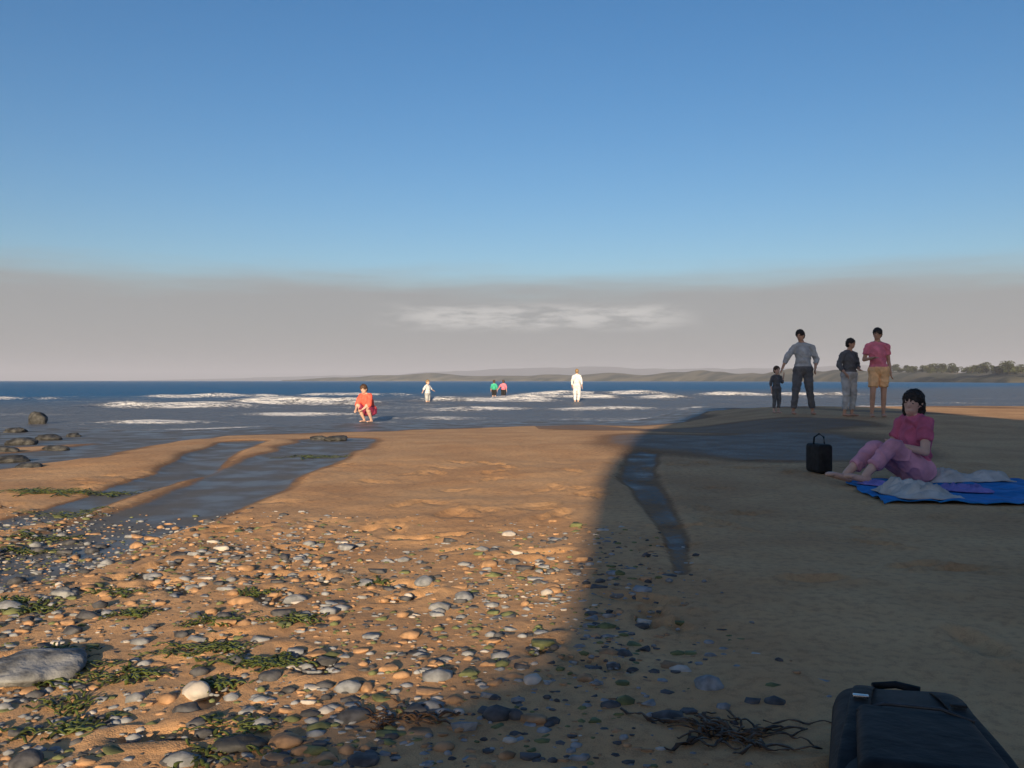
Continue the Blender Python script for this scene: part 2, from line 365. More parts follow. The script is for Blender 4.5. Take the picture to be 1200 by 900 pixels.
# ------------------------------------------------------------ stones, pebbles, weed
mst = [mat('grey_stone', (0.26, 0.27, 0.28), 0.8, 0.2, 30, 0.002, 80), mat('dark_stone', (0.085, 0.085, 0.09), 0.75, 0.25, 30, 0.002, 80),
       mat('tan_stone', (0.40, 0.24, 0.13), 0.85, 0.2, 30, 0.002, 80), mat('pale_stone', (0.48, 0.44, 0.39), 0.8, 0.1, 30, 0.001, 80), mat('olive_stone', (0.15, 0.165, 0.07), 0.8, 0.2, 30, 0.002, 80)]
def stone_geo(r, seed, sub=2, flat=0.55):
    bm = bmesh.new(); bmesh.ops.create_icosphere(bm, subdivisions=sub, radius=1)
    rr = random.Random(seed); sx_, sy_ = rr.uniform(0.8, 1.4), rr.uniform(0.7, 1.1); an = rr.uniform(0, 6.28)
    for v in bm.verts:
        k = 1+0.28*noise.noise(v.co*1.1+Vector((seed*1.7, 0, 0)))+0.08*noise.noise(v.co*3+Vector((0, seed, 0)))
        c = v.co*k; x, y, z = c.x*sx_*r, c.y*sy_*r, c.z*flat*r
        v.co = (x*math.cos(an)-y*math.sin(an), x*math.sin(an)+y*math.cos(an), z)
    vs_ = [v.co.copy() for v in bm.verts]; fs = [tuple(v.index for v in f.verts) for f in bm.faces]; bm.free()
    return vs_, fs
def zat(x, y): return height(x, y)[0]
def inshade(x, y): return False
# density of the shingle, as a patch of beach: thickest near the camera on the left, thinning seaward
def shingle(x, y):
    c = max(sm(0.75, -0.5, x - 0.15*(y-2)), 1.1*math.exp(-((x+0.12)/0.5)**2-((y-2.6)/0.45)**2)) * (1-sm(3.0, 5.4, y + 0.25*x))
    return c*(0.35+1.1*max(0, 0.45+noise.noise(Vector((x*1.3, y*1.3, 20)))))
def chip_geo(seed, r=1.0, flat=0.5):
    rr = random.Random(seed*31+5); bm = bmesh.new()
    for _ in range(16):
        a, b3 = rr.uniform(0, 6.28), rr.uniform(-1, 1); k = rr.uniform(.75, 1)*r
        bm.verts.new((math.cos(a)*k*1.15, math.sin(a)*k*0.85, b3*k*flat))
    bmesh.ops.convex_hull(bm, input=bm.verts[:]); bmesh.ops.delete(bm, geom=[v for v in bm.verts if not v.link_faces], context='VERTS')
    bmesh.ops.bevel(bm, geom=bm.edges[:], offset=0.06*r, segments=1, affect='EDGES', clamp_overlap=True)
    for v in bm.verts:
        if v.co.length > 1.3*r: v.co *= 1.0*r/v.co.length
        v.co.z = max(-flat*r, min(flat*r, v.co.z))
    bm.verts.index_update(); vs_ = [v.co.copy() for v in bm.verts]; fs = [tuple(v.index for v in f.verts) for f in bm.faces]; bm.free(); return vs_, fs
lib = [[stone_geo(1, s, 1) for s in range(12)]+[chip_geo(s) for s in range(12)]]
PV, PF, PM = [], [], []
rnd = random.Random(11); cnt = 0; tries = 0
while cnt < 15000 and tries < 400000:
    tries += 1
    x = rnd.uniform(-3.4, 0.9); y = rnd.uniform(1.3, 5.6)
    if rnd.random() > shingle(x, y)*0.8: continue
    r = min(0.024, 0.0045*math.exp(abs(rnd.gauss(0, 0.75))))*(1.0 if cnt % 3 else 1.5)
    g = rnd.choice(lib[0]); o0 = len(PV); z = zat(x, y); sink = rnd.uniform(-0.3, 0.2)
    PV += [(v.x*r+x, v.y*r+y, v.z*r+z+r*sink) for v in g[0]]; PF += [tuple(i+o0 for i in f) for f in g[1]]
    mi = rnd.choices(range(5), [4, 3.5, 3.5, 0.45, 2])[0]; PM += [mi]*len(g[1]); cnt += 1
me = mesh_from(PV, PF)
for m in mst: me.materials.append(m)
me.polygons.foreach_set('material_index', PM)
tag(link('pebbles', me), 'fine shingle of small pebbles strewn over the sand at lower left', 'shingle', kind='stuff')
kinds = [('rounded grey stone', 0), ('small dark stone', 1), ('tan stone', 2), ('pale stone', 3)]
k = 0
while k < 110:
    x = rnd.uniform(-3.0, 0.6); y = rnd.uniform(1.85, 4.8)
    if rnd.random() > shingle(x, y)*0.9: continue
    nm, mi = kinds[rnd.choices(range(4), [4, 4, 3, .6])[0]]; r = rnd.uniform(0.02, 0.042)
    v2, f2 = stone_geo(r, 100+k, 3, rnd.uniform(0.4, 0.65)) if k % 2 else chip_geo(k, r, rnd.uniform(.4, .6))
    o = link('stone', mesh_from(v2, f2), mst[mi]); o.location = (x, y, zat(x, y)+r*0.12)
    tag(o, nm+' half sunk in the shingle at lower left', 'stone', nm+'s in the shingle'); k += 1
mrk = [mat('rock_grey', (0.22, 0.225, 0.225), 0.85, 0.35, 14, 0.012, 22), mat('rock_dark', (0.06, 0.06, 0.058), 0.7, 0.35, 9, 0.012, 16)]
def stone_at(px, py, w, lab, mi, flat, seed, cat='rock'):
    p = ground(px, py); r = w/F*p.y/2
    v2, f2 = stone_geo(r, seed, 4, flat)
    v2 = [v*(1+0.10*noise.noise(v/r*2.4)+0.05*noise.noise(v/r*6)-0.05*max(0, 1-6*abs(noise.noise(v/r*1.3+Vector((seed, 0, 0)))))) for v in v2]
    o = link('rock', mesh_from(v2, f2), mrk[mi]); o.location = (p.x, p.y+r*0.6, p.z+r*flat*0.25); return tag(o, lab, cat)
stone_at(12, 800, 120, 'broad flat grey rock at the left edge of the shingle', 0, 0.28, 301)
stone_at(275, 882, 44, 'dark stone nearest the camera beside the pebbles at the bottom', 1, 0.5, 302)
stone_at(70, 700, 30, 'grey rock poking out beside the nearest run-off channel', 0, 0.5, 303)
stone_at(40, 497, 24, 'lone dark rock at the edge of the surf on the left', 1, 0.95, 304)
mr = [(18, 522, 34, 0.4), (52, 516, 30, 0.35), (62, 528, 26, 0.4), (8, 542, 30, 0.4), (30, 548, 26, 0.35), (14, 507, 22, 0.4), (84, 512, 18, 0.4), (0, 530, 26, 0.4)]
for i, (px, py, w, fl) in enumerate(mr):
    o = stone_at(px, py, w, 'low dark weedy rock in the damp patch at the left edge', 1, fl, 320+i); o['group'] = 'dark rocks on the damp sand'
for i, (px, py, w) in enumerate([(372, 516, 20), (392, 517, 26)]):
    stone_at(px, py, w, ['small dark rock on the wet sand left of the crouching child', 'wider dark rock on wet sand, just in front of the crouching child'][i], 1, 0.4, 340+i)

# seaweed: flat ribbon tangles
mweed = mat('green_weed', (0.075, 0.095, 0.022), 0.45, 0.35, 40); mkelp = mat('brown_weed', (0.09, 0.05, 0.025), 0.55, 0.35, 40)
def weed(x, y, size, n, m, seed, label, group=None):
    rr = random.Random(seed); vs_, fs = [], []
    for j in range(n):
        p = Vector((rr.gauss(0, size*0.3), rr.gauss(0, size*0.18), 0)); a = rr.uniform(0, 6.28); w = rr.uniform(0.002, 0.0055)*max(1, size*6); i0 = len(vs_); L_ = 15
        for q_ in range(L_):
            a += rr.uniform(-0.42, 0.42); st = size*0.075
            zc = zat(x+p.x, y+p.y)-zat(x, y)+0.004+0.010*abs(math.sin(q_*0.5+j))
            nrm = Vector((-math.sin(a), math.cos(a), rr.uniform(-0.4, 0.4)))*w*(1-0.6*abs(q_/L_-0.5))
            c = Vector((p.x, p.y, zc)); vs_ += [c+nrm, c-nrm]; p += Vector((math.cos(a), math.sin(a)*0.7, 0))*st
        for q_ in range(L_-1): fs.append((i0+2*q_, i0+2*q_+1, i0+2*q_+3, i0+2*q_+2))
    me = mesh_from(vs_, fs); o = link('seaweed', me, m); o.location = (x, y, zat(x, y))
    md = o.modifiers.new('s', 'SOLIDIFY'); md.thickness = 0.002
    return tag(o, label, 'seaweed', group)
for i, (px, py, s) in enumerate([(135, 696, .10), (40, 715, .09), (20, 706, .08), (150, 722, .07), (215, 765, .10), (290, 777, .11), (320, 780, .08), (70, 782, .12), (60, 800, .09), (68, 765, .08),
        (250, 730, .08), (295, 697, .07), (342, 728, .09), (265, 762, .07), (150, 795, .08), (70, 860, .09), (250, 805, .07), (265, 858, .09), (440, 685, .08), (60, 578, .25), (40, 575, .2), (120, 580, .2), (85, 603, .18), (55, 632, .12), (25, 648, .1), (360, 536, .3), (72, 830, .08), (248, 885, .08)]):
    p = ground(px, py); weed(p.x, p.y, s*1.15, 13+(i*7) % 9, mweed, 40+i, 'clump of green seaweed washed up on the left of the beach', 'green seaweed clumps')
p = ground(850, 862); weed(p.x, p.y, 0.16, 34, mkelp, 90, 'dark brown strand of seaweed lying on the shaded sand in front of the backpack')
p = ground(472, 842); weed(p.x, p.y, 0.12, 18, mkelp, 91, 'thin brown strand on the sand at bottom centre')  # loose thin brown ribbons across the sand

# ------------------------------------------------------------ people
def ell(c, r, rot=None, seg=20):
    bm = bmesh.new(); bmesh.ops.create_uvsphere(bm, u_segments=seg, v_segments=seg//2+2, radius=1)
    M = rot or Matrix.Identity(3)
    vs_ = [Vector(c)+M@Vector((v.co.x*r[0], v.co.y*r[1], v.co.z*r[2])) for v in bm.verts]
    bm.verts.index_update(); fs = [tuple(v.index for v in f.verts) for f in bm.faces]; bm.free(); return vs_, fs
def cap(p0, r0, p1, r1, flat=False):
    p0, p1 = Vector(p0), Vector(p1); d = (p1-p0); l = d.length; d.normalize(); pts, rad = [], []
    if not flat:
        for k in range(4): a = math.pi/2*(1-k/4); pts.append(p0-d*r0*math.sin(a)); rad.append(max(0.001, r0*math.cos(a)))
    else: pts.append(p0); rad.append(r0)
    for k in range(1, 4): pts.append(p0+d*l*k/4); rad.append(r0+(r1-r0)*k/4)
    if not flat:
        for k in range(5): a = math.pi/2*k/4; pts.append(p1+d*r1*math.sin(a)); rad.append(max(0.001, r1*math.cos(a)))
    else: pts.append(p1); rad.append(r1)
    return tube(pts, rad, 14)
def fuse(parts, voxel, m, name, parent, smooth=4, crease=0.0, cf=9.0):
    vs_, fs = [], []
    for v2, f2 in parts:
        o0 = len(vs_); vs_ += v2; fs += [tuple(i+o0 for i in f) for f in f2]
    o = bpy.data.objects.new('tmp', mesh_from(vs_, fs)); COL.objects.link(o)
    bm = bmesh.new(); bm.from_mesh(o.data); bmesh.ops.recalc_face_normals(bm, faces=bm.faces); bm.to_mesh(o.data); bm.free()
    r = o.modifiers.new('r', 'REMESH'); r.mode = 'VOXEL'; r.voxel_size = voxel
    s = o.modifiers.new('s', 'SMOOTH'); s.iterations = smooth; s.factor = 0.5
    dg = bpy.context.evaluated_depsgraph_get(); me = bpy.data.meshes.new_from_object(o.evaluated_get(dg))
    bpy.data.objects.remove(o); me.materials.clear()
    if crease:
        nr = [v.normal.copy() for v in me.vertices]
        for v, q_ in zip(me.vertices, nr):
            c = v.co; a_ = 1-abs(noise.noise(Vector((c.x*cf+c.z*cf*0.4, c.y*cf, c.z*cf*0.9+3))))*2
            v.co = c+q_*crease*(a_**3 if a_ > 0 else 0)
    return link(name, me, m, parent)
J0 = dict(pelvis=(0, 0, .95), chest=(0, .0, 1.25), neck=(0, .01, 1.47), head=(0, -.015, 1.63),
          shL=(-.165, .01, 1.395), shR=(.165, .01, 1.395), elL=(-.24, .03, 1.13), elR=(.24, .03, 1.13), wrL=(-.25, -.05, .88), wrR=(.25, -.05, .88),
          hiL=(-.09, 0, .92), hiR=(.09, 0, .92), knL=(-.1, -.02, .49), knR=(.1, -.02, .49), anL=(-.1, .03, .08), anR=(.1, .03, .08))
def person(label, pos, rz, J, skin, top, bottom, hairm, scale=1.0, fat=1.0, headk=1.0, sleeve=0.55, leg=0.9, hair='short', voxel=0.011, look=(0, -1, 0), group=None, feet=(0, -1, 0), hat=None, skirt=False):
    j = {k: Vector(v) for k, v in J0.items()}; j.update({k: Vector(v) for k, v in J.items()})
    root = empty('person', pos, rz); root.scale = (scale,)*3
    tag(root, label, 'person', group)
    hd = j['head']; lk = Vector(look).normalized(); up = (j['head']-j['neck']).normalized(); sd_ = lk.cross(up).normalized(); up = sd_.cross(lk).normalized()
    HR = Matrix((sd_, -lk, up)).transposed()      # local: x side, -y forward, z up
    def hp(x, y, z): return hd+HR@(Vector((x, y, z))*headk)
    def hs(*r): return tuple(v*headk for v in r)
    spine = (j['neck']-j['pelvis']).normalized(); side = (j['shR']-j['shL']).normalized(); fw = spine.cross(side).normalized()
    TR = Matrix((side, fw, spine)).transposed()
    mid = (j['pelvis']+j['chest'])/2
    body = [ell(hp(0, 0, 0.01), hs(.074, .092, .105), HR), ell(hp(0, -.025, -.055), hs(.055, .062, .06), HR), ell(hp(0, -.095, -.010), hs(.010, .014, .022), HR),
            ell(hp(-.076, .005, -.005), hs(.01, .018, .03), HR), ell(hp(.076, .005, -.005), hs(.01, .018, .03), HR),
            ell(hp(0, -.082, -.055), hs(.024, .012, .008), HR),
            cap(j['neck']-spine*.05, .06*fat, hd-up*.04, .05), ell(j['chest'], (.155*fat, .105*fat, .19), TR), ell(mid, (.135*fat, .1*fat, .16), TR), ell(j['pelvis'], (.16*fat, .115*fat, .13), TR),
            cap(j['shL'], .05*fat, j['shR'], .05*fat), cap(j['neck']+spine*.01, .045*fat, j['shL']+spine*.0, .045*fat), cap(j['neck']+spine*.01, .045*fat, j['shR'], .045*fat)]
    for s in 'LR':
        sh, el, wr, hi, kn, an = (j[k+s] for k in ('sh', 'el', 'wr', 'hi', 'kn', 'an'))
        body += [cap(sh, .052*fat, el, .038*fat), cap(el, .039*fat, wr, .026)]
        d = (wr-el).normalized(); sg = -1 if s == 'L' else 1
        ac = d.cross(Vector((0, 1, 0)) if abs(d.y) < .8 else Vector((1, 0, 0))).normalized(); pl = d.cross(ac).normalized()
        palm = wr+d*.05
        RM = Matrix((ac, pl, d)).transposed()
        body.append(ell(palm, (.018, .04, .05), RM))
        for q_, (o_, ln) in enumerate([(-.03, .062), (-.01, .075), (.01, .07), (.03, .055)]):
            b0 = wr+d*.08+pl*o_; m1 = b0+d*ln*.55+ac*.006*sg; e1 = m1+d*ln*.4+ac*.02*sg
            body += [cap(b0, .009, m1, .008), cap(m1, .008, e1, .007)]
        b0 = wr+d*.025-pl*.03; body += [cap(b0, .012, b0+d*.035-pl*.03, .010), cap(b0+d*.035-pl*.03, .010, b0+d*.06-pl*.035, .008)]
        body += [cap(hi, .088*fat, kn, .055*fat), cap(kn, .054*fat, kn.lerp(an, .35), .053*fat), cap(kn.lerp(an, .35), .053*fat, an, .034)]
        fd = Vector(feet).normalized(); dn = Vector((0, 0, -1)); heel = an+dn*.045-fd*.03; ball = heel+fd*.19
        body += [cap(an, .034, heel, .032), cap(heel+Vector((0, 0, .004)), .032, ball, .028), ell(ball+fd*.02, (.042, .05, .022), Matrix.Rotation(math.atan2(-fd.x, fd.y), 3, 'Z') if True else None)]
    b_ = fuse(body, voxel, skin, 'body', root)
    e = .014
    if top:
        tp = [ell(j['chest'], (.155*fat+e, .105*fat+e, .19+e), TR), ell(mid, (.135*fat+e*1.4, .1*fat+e*1.6, .17), TR), cap(j['neck']-spine*.03, .05*fat+e, j['shL'], .045*fat+e), cap(j['neck']-spine*.03, .05*fat+e, j['shR'], .045*fat+e), ell(j['pelvis']+spine*.05, (.158*fat+e, .115*fat+e, .09), TR)]
        for s in 'LR':
            sh, el, wr = j['sh'+s], j['el'+s], j['wr'+s]
            if sleeve > 0:
                tp.append(cap(sh, .052*fat+e, sh.lerp(el, min(1, sleeve)), .045*fat+e, True))
                if sleeve > 1: tp += [cap(el-(wr-el)*.02, .04*fat+e, el.lerp(wr, sleeve-1), .030+e, True), ell(el, (.042*fat+e,)*3)]
        fuse(tp, voxel, top, 'shirt', root, 3, 0.016, 8)
    if bottom:
        bt = [ell(j['pelvis'], (.16*fat+e*1.5, .115*fat+e*1.5, .13+e), TR)]
        for s in 'LR':
            hi, kn, an = j['hi'+s], j['kn'+s], j['an'+s]
            bt += [ell(hi, (.092*fat+e*1.5,)*3), cap(hi, .088*fat+e*1.3, hi.lerp(kn, min(1, leg)), (.088-.033*min(1, leg))*fat+e*1.6, True)]
            if leg > 1: bt += [ell(kn, (.055*fat+e,)*3), cap(kn, .055*fat+e, kn.lerp(an, leg-1), .045*fat+e, True)]
        if skirt: bt.append(cap(j['pelvis'], .17*fat, (j['knL']+j['knR'])/2, .2*fat, True))
        fuse(bt, voxel, bottom, 'trousers' if leg > 1.3 else ('skirt' if skirt else 'shorts'), root, 2, 0.014, 8)
    hr = [ell(hp(0, .012, .036), hs(.084, .097, .088), HR), ell(hp(0, .04, -.01), hs(.08, .07, .08), HR)]
    if hair == 'long': hr += [ell(hp(0, .07, -.06), hs(.075, .045, .12), HR), ell(hp(-.06, .03, -.04), hs(.03, .05, .09), HR), ell(hp(.06, .03, -.04), hs(.03, .05, .09), HR)]
    if hair == 'tied': hr += [ell(hp(0, .11, .03), hs(.035, .035, .035), HR), ell(hp(0, .13, -.04), hs(.022, .022, .07), HR)]
    fuse(hr, voxel*.8, hairm, 'hair', root, 1, 0.014, 34)
    for q_ in (-1, 1): link('eye', mesh_from(*ell(hp(q_*.03, -.083, .012), hs(.009, .006, .0045), HR, 10)), mdark, root)
    if hat:
        fuse([ell(hp(0, 0, .045), hs(.09, .10, .09), HR), cap(hp(0, 0, .05), .13*headk, hp(0, 0, .062), .125*headk, True)], .008, hat, 'sun_hat', root, 2)
    return root
mdark = mat('eye_dark', (0.02, 0.015, 0.012), 0.3, 0.1)
skA = mat('skin_tan', (0.50, 0.29, 0.20), 0.55, 0.06, 12); skB = mat('skin_pale', (0.62, 0.40, 0.31), 0.55, 0.06, 12)
hB = mat('hair_dark', (0.025, 0.018, 0.014), 0.5, 0.3, 60, 0.004, 90); hM = mat('hair_brown', (0.09, 0.05, 0.03), 0.5, 0.3, 60, 0.004, 90); hY = mat('hair_fair', (0.30, 0.20, 0.10), 0.5, 0.3, 60, 0.004, 90)
def cloth(n, c, **k): return mat(n, c, 0.85, 0.12, 8, 0.006, 14, **k)
cG = cloth('grey_cloth', (0.42, 0.43, 0.44)); cD = cloth('charcoal_cloth', (0.12, 0.122, 0.13)); cR = cloth('red_cloth', (0.74, 0.20, 0.27)); cO = cloth('orange_cloth', (0.85, 0.50, 0.25))
cW = cloth('white_cloth', (0.75, 0.75, 0.75)); cM = cloth('maroon_cloth', (0.30, 0.035, 0.09)); cP = cloth('pink_cloth', (0.55, 0.13, 0.22)); cOR = cloth('orange_red_cloth', (0.80, 0.12, 0.08)); cGr = cloth('green_cloth', (0.05, 0.42, 0.27)); cK = cloth('black_cloth', (0.02, 0.02, 0.022))
cRose = cloth('rose_cloth', (0.62, 0.30, 0.38)); cBl = cloth('blue_cloth', (0.02, 0.13, 0.33))

def stand(px, py_head, py_feet):        # where, and how big, so that it stands on the sand
    p = ground(px, py_feet); h = (py_feet-py_head)/F*p.y; return p, h/1.74
# the man with legs apart, reaching down to the small child
p, s = stand(941, 387, 486)
person('tall man in grey shirt and charcoal trousers, legs apart, one arm to the child', p, R(-8),
       dict(elL=(-.33, .0, 1.17), wrL=(-.42, -.04, .95), hiL=(-.09, 0, .92), knL=(-.15, -.05, .50), anL=(-.19, .04, .08), knR=(.13, -.02, .5), anR=(.20, .05, .08), head=(-.06, -.02, 1.63), neck=(-.03, 0, 1.47), elR=(.27, .04, 1.14), wrR=(.22, -.12, .95)),
       skA, cG, cD, hB, s, leg=1.85, sleeve=1.5, look=(-.5, -1, -.25))
p, s = stand(910, 431, 484)
person('small child in dark clothes standing beside the man with legs apart', p, R(15),
       dict(elR=(.24, -.01, 1.18), wrR=(.27, -.06, 1.42), head=(0, -.02, 1.65)), skB, cD, cD, hM, s, headk=1.35, leg=1.7, sleeve=1.4, fat=0.95)
p, s = stand(995, 397, 488)
person('dark haired person in charcoal top and grey trousers standing left of the red shirt', p, R(20),
       dict(elL=(-.25, .04, 1.14), wrL=(-.20, -.12, .96), elR=(.24, .02, 1.14), wrR=(.14, -.16, 1.06), head=(.02, -.03, 1.63)), skA, cD, cG, hB, s, leg=1.8, sleeve=1.6, look=(.6, -1, -.15))
p, s = stand(1028, 385, 489)
person('tallest person in the right group, in red shirt and tan orange shorts', p, R(-15),
       dict(elL=(-.24, .02, 1.13), wrL=(-.10, -.20, 1.16), elR=(.21, .05, 1.12), wrR=(.24, -.02, .88), pelvis=(.03, 0, .94), hiL=(-.06, 0, .91), hiR=(.12, 0, .92), knL=(-.09, -.08, .49), anL=(-.10, -.02, .08), knR=(.12, .0, .49), anR=(.12, .06, .08)), skA, cR, cO, hB, s, leg=0.75, sleeve=0.6, look=(-.4, -1, -.2))
# woman sitting on the blanket, legs towards the left
p = ground(1072, 566)
person('dark haired woman sitting in the shade on the blue blanket, in a dusky red top', (p.x, p.y, p.z+.015), R(20),
       dict(pelvis=(0, 0, .12), chest=(.03, .02, .38), neck=(.0, .02, .575), head=(-.03, -.01, .70), shL=(-.03, -.16, .53), shR=(.05, .18, .53),
            elL=(-.10, -.22, .28), elR=(-.02, .27, .28), wrL=(-.28, -.14, .33), wrR=(-.26, .16, .31),
            hiL=(-.02, -.10, .10), hiR=(0, .1, .10), knL=(-.36, -.11, .33), knR=(-.37, .10, .29), anL=(-.62, -.08, .085), anR=(-.67, .10, .085)),
       skB, cP, cRose, hB, 0.88, leg=1.7, sleeve=0.6, hair='long', look=(-.95, -.45, -.12), feet=(-1, 0, .25), voxel=0.008)
# crouching child in orange red by the water
p = ground(431, 495)
person('child in orange red top and maroon shorts crouching on the wet sand by the surf', p, R(-28),
       dict(pelvis=(0, .10, .36), chest=(0, -.06, .64), neck=(0, -.13, .84), head=(0, -.2, 1.0), shL=(-.16, -.11, .80), shR=(.16, -.11, .80), elL=(-.22, -.22, .55), elR=(.22, -.22, .55),
            wrL=(-.12, -.42, .40), wrR=(.12, -.42, .40), hiL=(-.1, .08, .34), hiR=(.1, .08, .34), knL=(-.17, -.26, .50), knR=(.17, -.26, .50), anL=(-.13, -.0, .08), anR=(.13, -.0, .08)),
       skB, cOR, cM, hM, 0.86, headk=1.2, leg=0.95, sleeve=1.35, look=(.2, -1, -.3), hat=None, fat=1.35)
# waders in the sea
def wade(px, py_head, py_water, vis):   # vis: how much of the figure shows above the water
    d = (CAMH-SEA)*F/(py_water-HOR); h = (py_water-py_head)/F*d; s_ = h/(1.74*vis)
    return Vector(((px-600)/F*d, d, SEA+0.02-1.74*(1-vis)*s_)), s_
p, s = wade(676, 433, 471, 0.92)
person('tall figure in white standing in the shallows at the centre of the surf', p, R(160), dict(anL=(-.06, 0, .08), anR=(.08, .03, .08)), skB, cW, cW, hY, s, leg=1.7, sleeve=1.6, voxel=0.014, look=(.2, -1, 0))
p, s = wade(501, 446, 471, 0.72)
person('child in a white top wading among the waves, right of the crouching child', p, R(60), dict(elL=(-.38, 0, 1.2), wrL=(-.55, -.05, 1.05), elR=(.36, 0, 1.22), wrR=(.55, -.05, 1.12)), skB, cW, cG, hY, s, headk=1.15, sleeve=1.3, voxel=0.014, fat=1.15)
p, s = wade(579, 446, 465, 0.75)
person('child in a green swim top wading out, left of the pair', p, R(180), dict(), skB, cGr, cK, hM, s, headk=1.15, sleeve=1.2, voxel=0.014, fat=1.1)
p, s = wade(590, 446, 465, 0.75)
person('child in a pink red swim top wading out, right of the pair', p, R(170), dict(elR=(.33, 0, 1.2), wrR=(.45, 0, 1.0)), skB, cR, cK, hM, s, headk=1.15, sleeve=1.2, voxel=0.014, fat=1.1)

# ------------------------------------------------------------ blanket, towels, bags
def sheet(name, x0, x1, y0, y1, m, z0, amp, seed, label, cat, thick=0.006, skew=0.0, n=60, freq=5, parent=None, rag=0.0):
    vs_, fs = [], []
    for i in range(n+1):
        for k in range(n+1):
            u, v = i/n, k/n
            x = x0+(x1-x0)*u+skew*v+rag*noise.noise(Vector((v*3, seed, 0))); y = y0+(y1-y0)*v+rag*noise.noise(Vector((u*3, seed, 5)))
            w = noise.noise(Vector((x*freq, y*freq, seed)))
            z = z0+zat(x, y)+amp*(abs(w)**0.8)*1.4+amp*0.3*noise.noise(Vector((x*freq*3, y*freq*3, seed)))
            vs_.append((x, y, z))
    for i in range(n):
        for k in range(n): a = i*(n+1)+k; fs.append((a, a+n+1, a+n+2, a+1))
    o = link(name, mesh_from(vs_, fs), m, parent); md = o.modifiers.new('s', 'SOLIDIFY'); md.thickness = thick; md.offset = 1
    return tag(o, label, cat)
pb = ground(1035, 592)
bx0 = pb.x; bx1 = ground(1260, 592).x
mblanket = cloth('blanket_blue', (0.015, 0.19, 0.50)); mtowel = cloth('towel_white', (0.50, 0.49, 0.46)); mlil = cloth('towel_lilac', (0.22, 0.20, 0.50))
sheet('picnic_blanket', bx0, bx1+0.2, pb.y-0.02, pb.y+1.35, mblanket, 0.010, 0.018, 3, 'bright blue picnic blanket spread on the shaded sand under the woman', 'blanket', rag=0.08, skew=0.27)
def heap(name, px, py, w, d, h, m, seed, label, cat):
    p = ground(px, py); vs_, fs = [], []; n = 70
    for i in range(n+1):
        for k in range(n+1):
            u, v = i/n*2-1, k/n*2-1; x = p.x+u*w/2*(1+.2*noise.noise(Vector((v*2, seed, 0)))); y = p.y+d/2+v*d/2*(1+.2*noise.noise(Vector((u*2, seed, 4))))
            f = max(0, 1-abs(u)**5)*max(0, 1-abs(v)**5)
            wx_ = x+0.03*noise.noise(Vector((y*16, x*12, seed))); ca = math.cos(seed); sa = math.sin(seed)
            r_ = (1-abs(noise.noise(Vector(((wx_*ca+y*sa)*24, (y*ca-wx_*sa)*8, seed)))))**3; r2 = 0.5+noise.noise(Vector((x*6, y*7, seed)))
            x += 0.02*noise.noise(Vector((x*14, y*14, seed+2))); y += 0.02*noise.noise(Vector((x*14, y*14, seed+9)))
            vs_.append((x, y, zat(x, y)+0.026+h*f*(0.10+0.6*r_*max(0, r2)+0.35*max(0, r2))))
    for i in range(n):
        for k in range(n): a = i*(n+1)+k; fs.append((a, a+n+1, a+n+2, a+1))
    o = link(name, mesh_from(vs_, fs), m); md = o.modifiers.new('s', 'SOLIDIFY'); md.thickness = 0.008; md.offset = 1
    return tag(o, label, cat)
heap('towel', 1096, 590, 0.38, 0.55, 0.11, mtowel, 5, 'crumpled off white towel heaped on the blue blanket in front of the woman', 'towel')
heap('towel', 1142, 569, 0.62, 0.34, 0.09, mtowel, 8, 'long rumpled grey white towel lying at the back of the blanket, right of the woman', 'towel')
heap('towel', 1142, 582, 0.30, 0.26, 0.07, mlil, 12, 'folded lilac blue towel on the right half of the blanket', 'towel')
heap('cloth', 1034, 574, 0.24, 0.16, 0.04, mlil, 15, 'small lilac cloth at the left end of the blanket', 'cloth')

def rbox(cx, cy, cz, sx_, sy_, sz_, bev=0.3, taper=1.0, seg=5):
    bm = bmesh.new(); bmesh.ops.create_cube(bm, size=1)
    for v in bm.verts:
        k = taper if v.co.y > 0 else 1
        v.co = Vector((v.co.x*sx_*k, v.co.y*sy_, v.co.z*sz_*(1 if v.co.y < 0 else min(1, taper+.05))))
    bmesh.ops.bevel(bm, geom=bm.edges[:], offset=min(sx_, sy_, sz_)*bev, segments=seg, affect='EDGES', profile=0.6)
    bmesh.ops.triangulate(bm, faces=[f for f in bm.faces if len(f.verts) > 4])
    bmesh.ops.translate(bm, verts=bm.verts, vec=(cx, cy, cz)); vs_ = [v.co.copy() for v in bm.verts]; bm.verts.index_update(); fs = [tuple(v.index for v in f.verts) for f in bm.faces]; bm.free()
    return vs_, fs
mblack = mat('black_nylon', (0.012, 0.012, 0.013), 0.7, 0.3, 20, 0.004, 25); mpanel = mat('dark_grey_nylon', (0.022, 0.022, 0.023), 0.75, 0.25, 20, 0.004, 25); mbuck = mat('metal_buckle', (0.5, 0.5, 0.5), 0.25, 0.1, metallic=0.9)
mzip = mat('zip_tape', (0.05, 0.05, 0.052), 0.4, 0.2)
bag = empty('backpack', (0.745, 1.63, zat(0.745, 1.63)), R(-17))
bag.scale = (1.0, .92, .92)
tag(bag, 'black backpack lying on the sand at the bottom right corner', 'backpack')
def sagged(g, amt, seed):
    return ([v+Vector((0, 0, amt*noise.noise(v*7+Vector((seed, 0, 0)))))*(1 if v.z > .05 else 0) for v in g[0]], g[1])
link('main_compartment', mesh_from(*sagged(rbox(0, 0, .075, .35, .66, .16, .47, .74, 10), .05, 1)), mpanel, bag)
link('front_pocket', mesh_from(*sagged(rbox(0, -.10, .155, .24, .34, .06, .49, .85, 10), .02, 2)), mblack, bag)
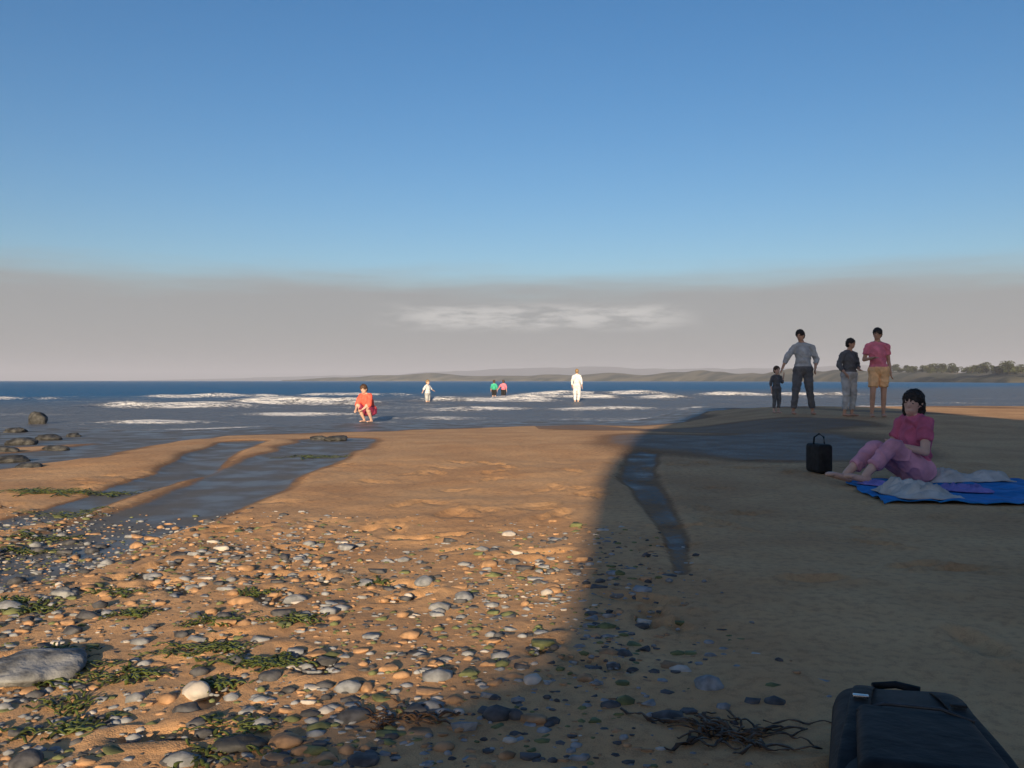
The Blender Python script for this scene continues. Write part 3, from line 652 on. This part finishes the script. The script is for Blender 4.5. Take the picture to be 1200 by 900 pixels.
for s_ in (-1, 1):
    pts = [(s_*.05, .315, .10), (s_*.07, .27, .155), (s_*.085, .16, .165), (s_*.10, .02, .162), (s_*.125, -.14, .155), (s_*.14, -.28, .11)]
    vs_, fs = [], []
    for i, q_ in enumerate(pts):
        for (dx, dz) in ((-.022, -.005), (.022, -.005), (.022, .005), (-.022, .005)): vs_.append((q_[0]+dx, q_[1], q_[2]+dz))
    for i in range(len(pts)-1):
        for k in range(4): fs.append((i*4+k, i*4+(k+1) % 4, (i+1)*4+(k+1) % 4, (i+1)*4+k))
    fs += [(3, 2, 1, 0), tuple(range(len(vs_)-4, len(vs_)))]
    o = link('strap', mesh_from(vs_, fs), mblack, bag); m_ = o.modifiers.new('s', 'SUBSURF'); m_.levels = m_.render_levels = 2
    link('buckle', mesh_from(*rbox(s_*.088, .12, .173, .03, .014, .006, .3)), mbuck if s_ < 0 else mpanel, o)
v2, f2 = tube([(-.05, .32, .12), (-.045, .345, .125), (0, .355, .13), (.045, .345, .125), (.05, .32, .12)], [.009]*5); link('handle', mesh_from(v2, f2), mblack, bag)
v2, f2 = tube([(-.10, .03, .172), (-.05, .07, .178), (.05, .07, .178), (.10, .03, .172)], [.004]*4); link('zip', mesh_from(v2, f2), mzip, bag)

p = ground(972, 558)
hb = empty('handbag', (p.x, p.y+0.25, p.z), R(10)); tag(hb, 'black upright bag on the sand by the feet of the sitting woman', 'bag')
link('bag_body', mesh_from(*rbox(0, 0, .13, .125, .26, .25, .3)), mblack, hb)
v2, f2 = tube([(-.05, 0, .25), (-.045, 0, .31), (0, 0, .34), (.045, 0, .31), (.05, 0, .25)], [.008]*5); link('handle', mesh_from(v2, f2), mblack, hb)
link('zip', mesh_from(*rbox(0, 0, .254, .012, .2, .008, .3)), mzip, hb)

# ------------------------------------------------------------ sea haze
bm = bmesh.new(); bmesh.ops.create_cube(bm, size=1)
for v in bm.verts: v.co = (v.co.x*19000, v.co.y*19000, (-4 if v.co.z < 0 else 95))
me = bpy.data.meshes.new('haze'); bm.to_mesh(me); bm.free()
hz = bpy.data.objects.new('haze', me); COL.objects.link(hz); hz['kind'] = 'stuff'; hz['label'] = 'thin pale sea haze over the water and the far headlands'
mz = bpy.data.materials.new('haze'); mz.use_nodes = True; t = mz.node_tree; t.nodes.remove(t.nodes['Principled BSDF'])
pv = N(t, 'ShaderNodeVolumePrincipled'); pv.inputs['Color'].default_value = (0.80, 0.85, 1.0, 1); pv.inputs['Density'].default_value = 0.00028; pv.inputs['Anisotropy'].default_value = 0.0
t.links.new(pv.outputs[0], t.nodes['Material Output'].inputs['Volume']); me.materials.append(mz)
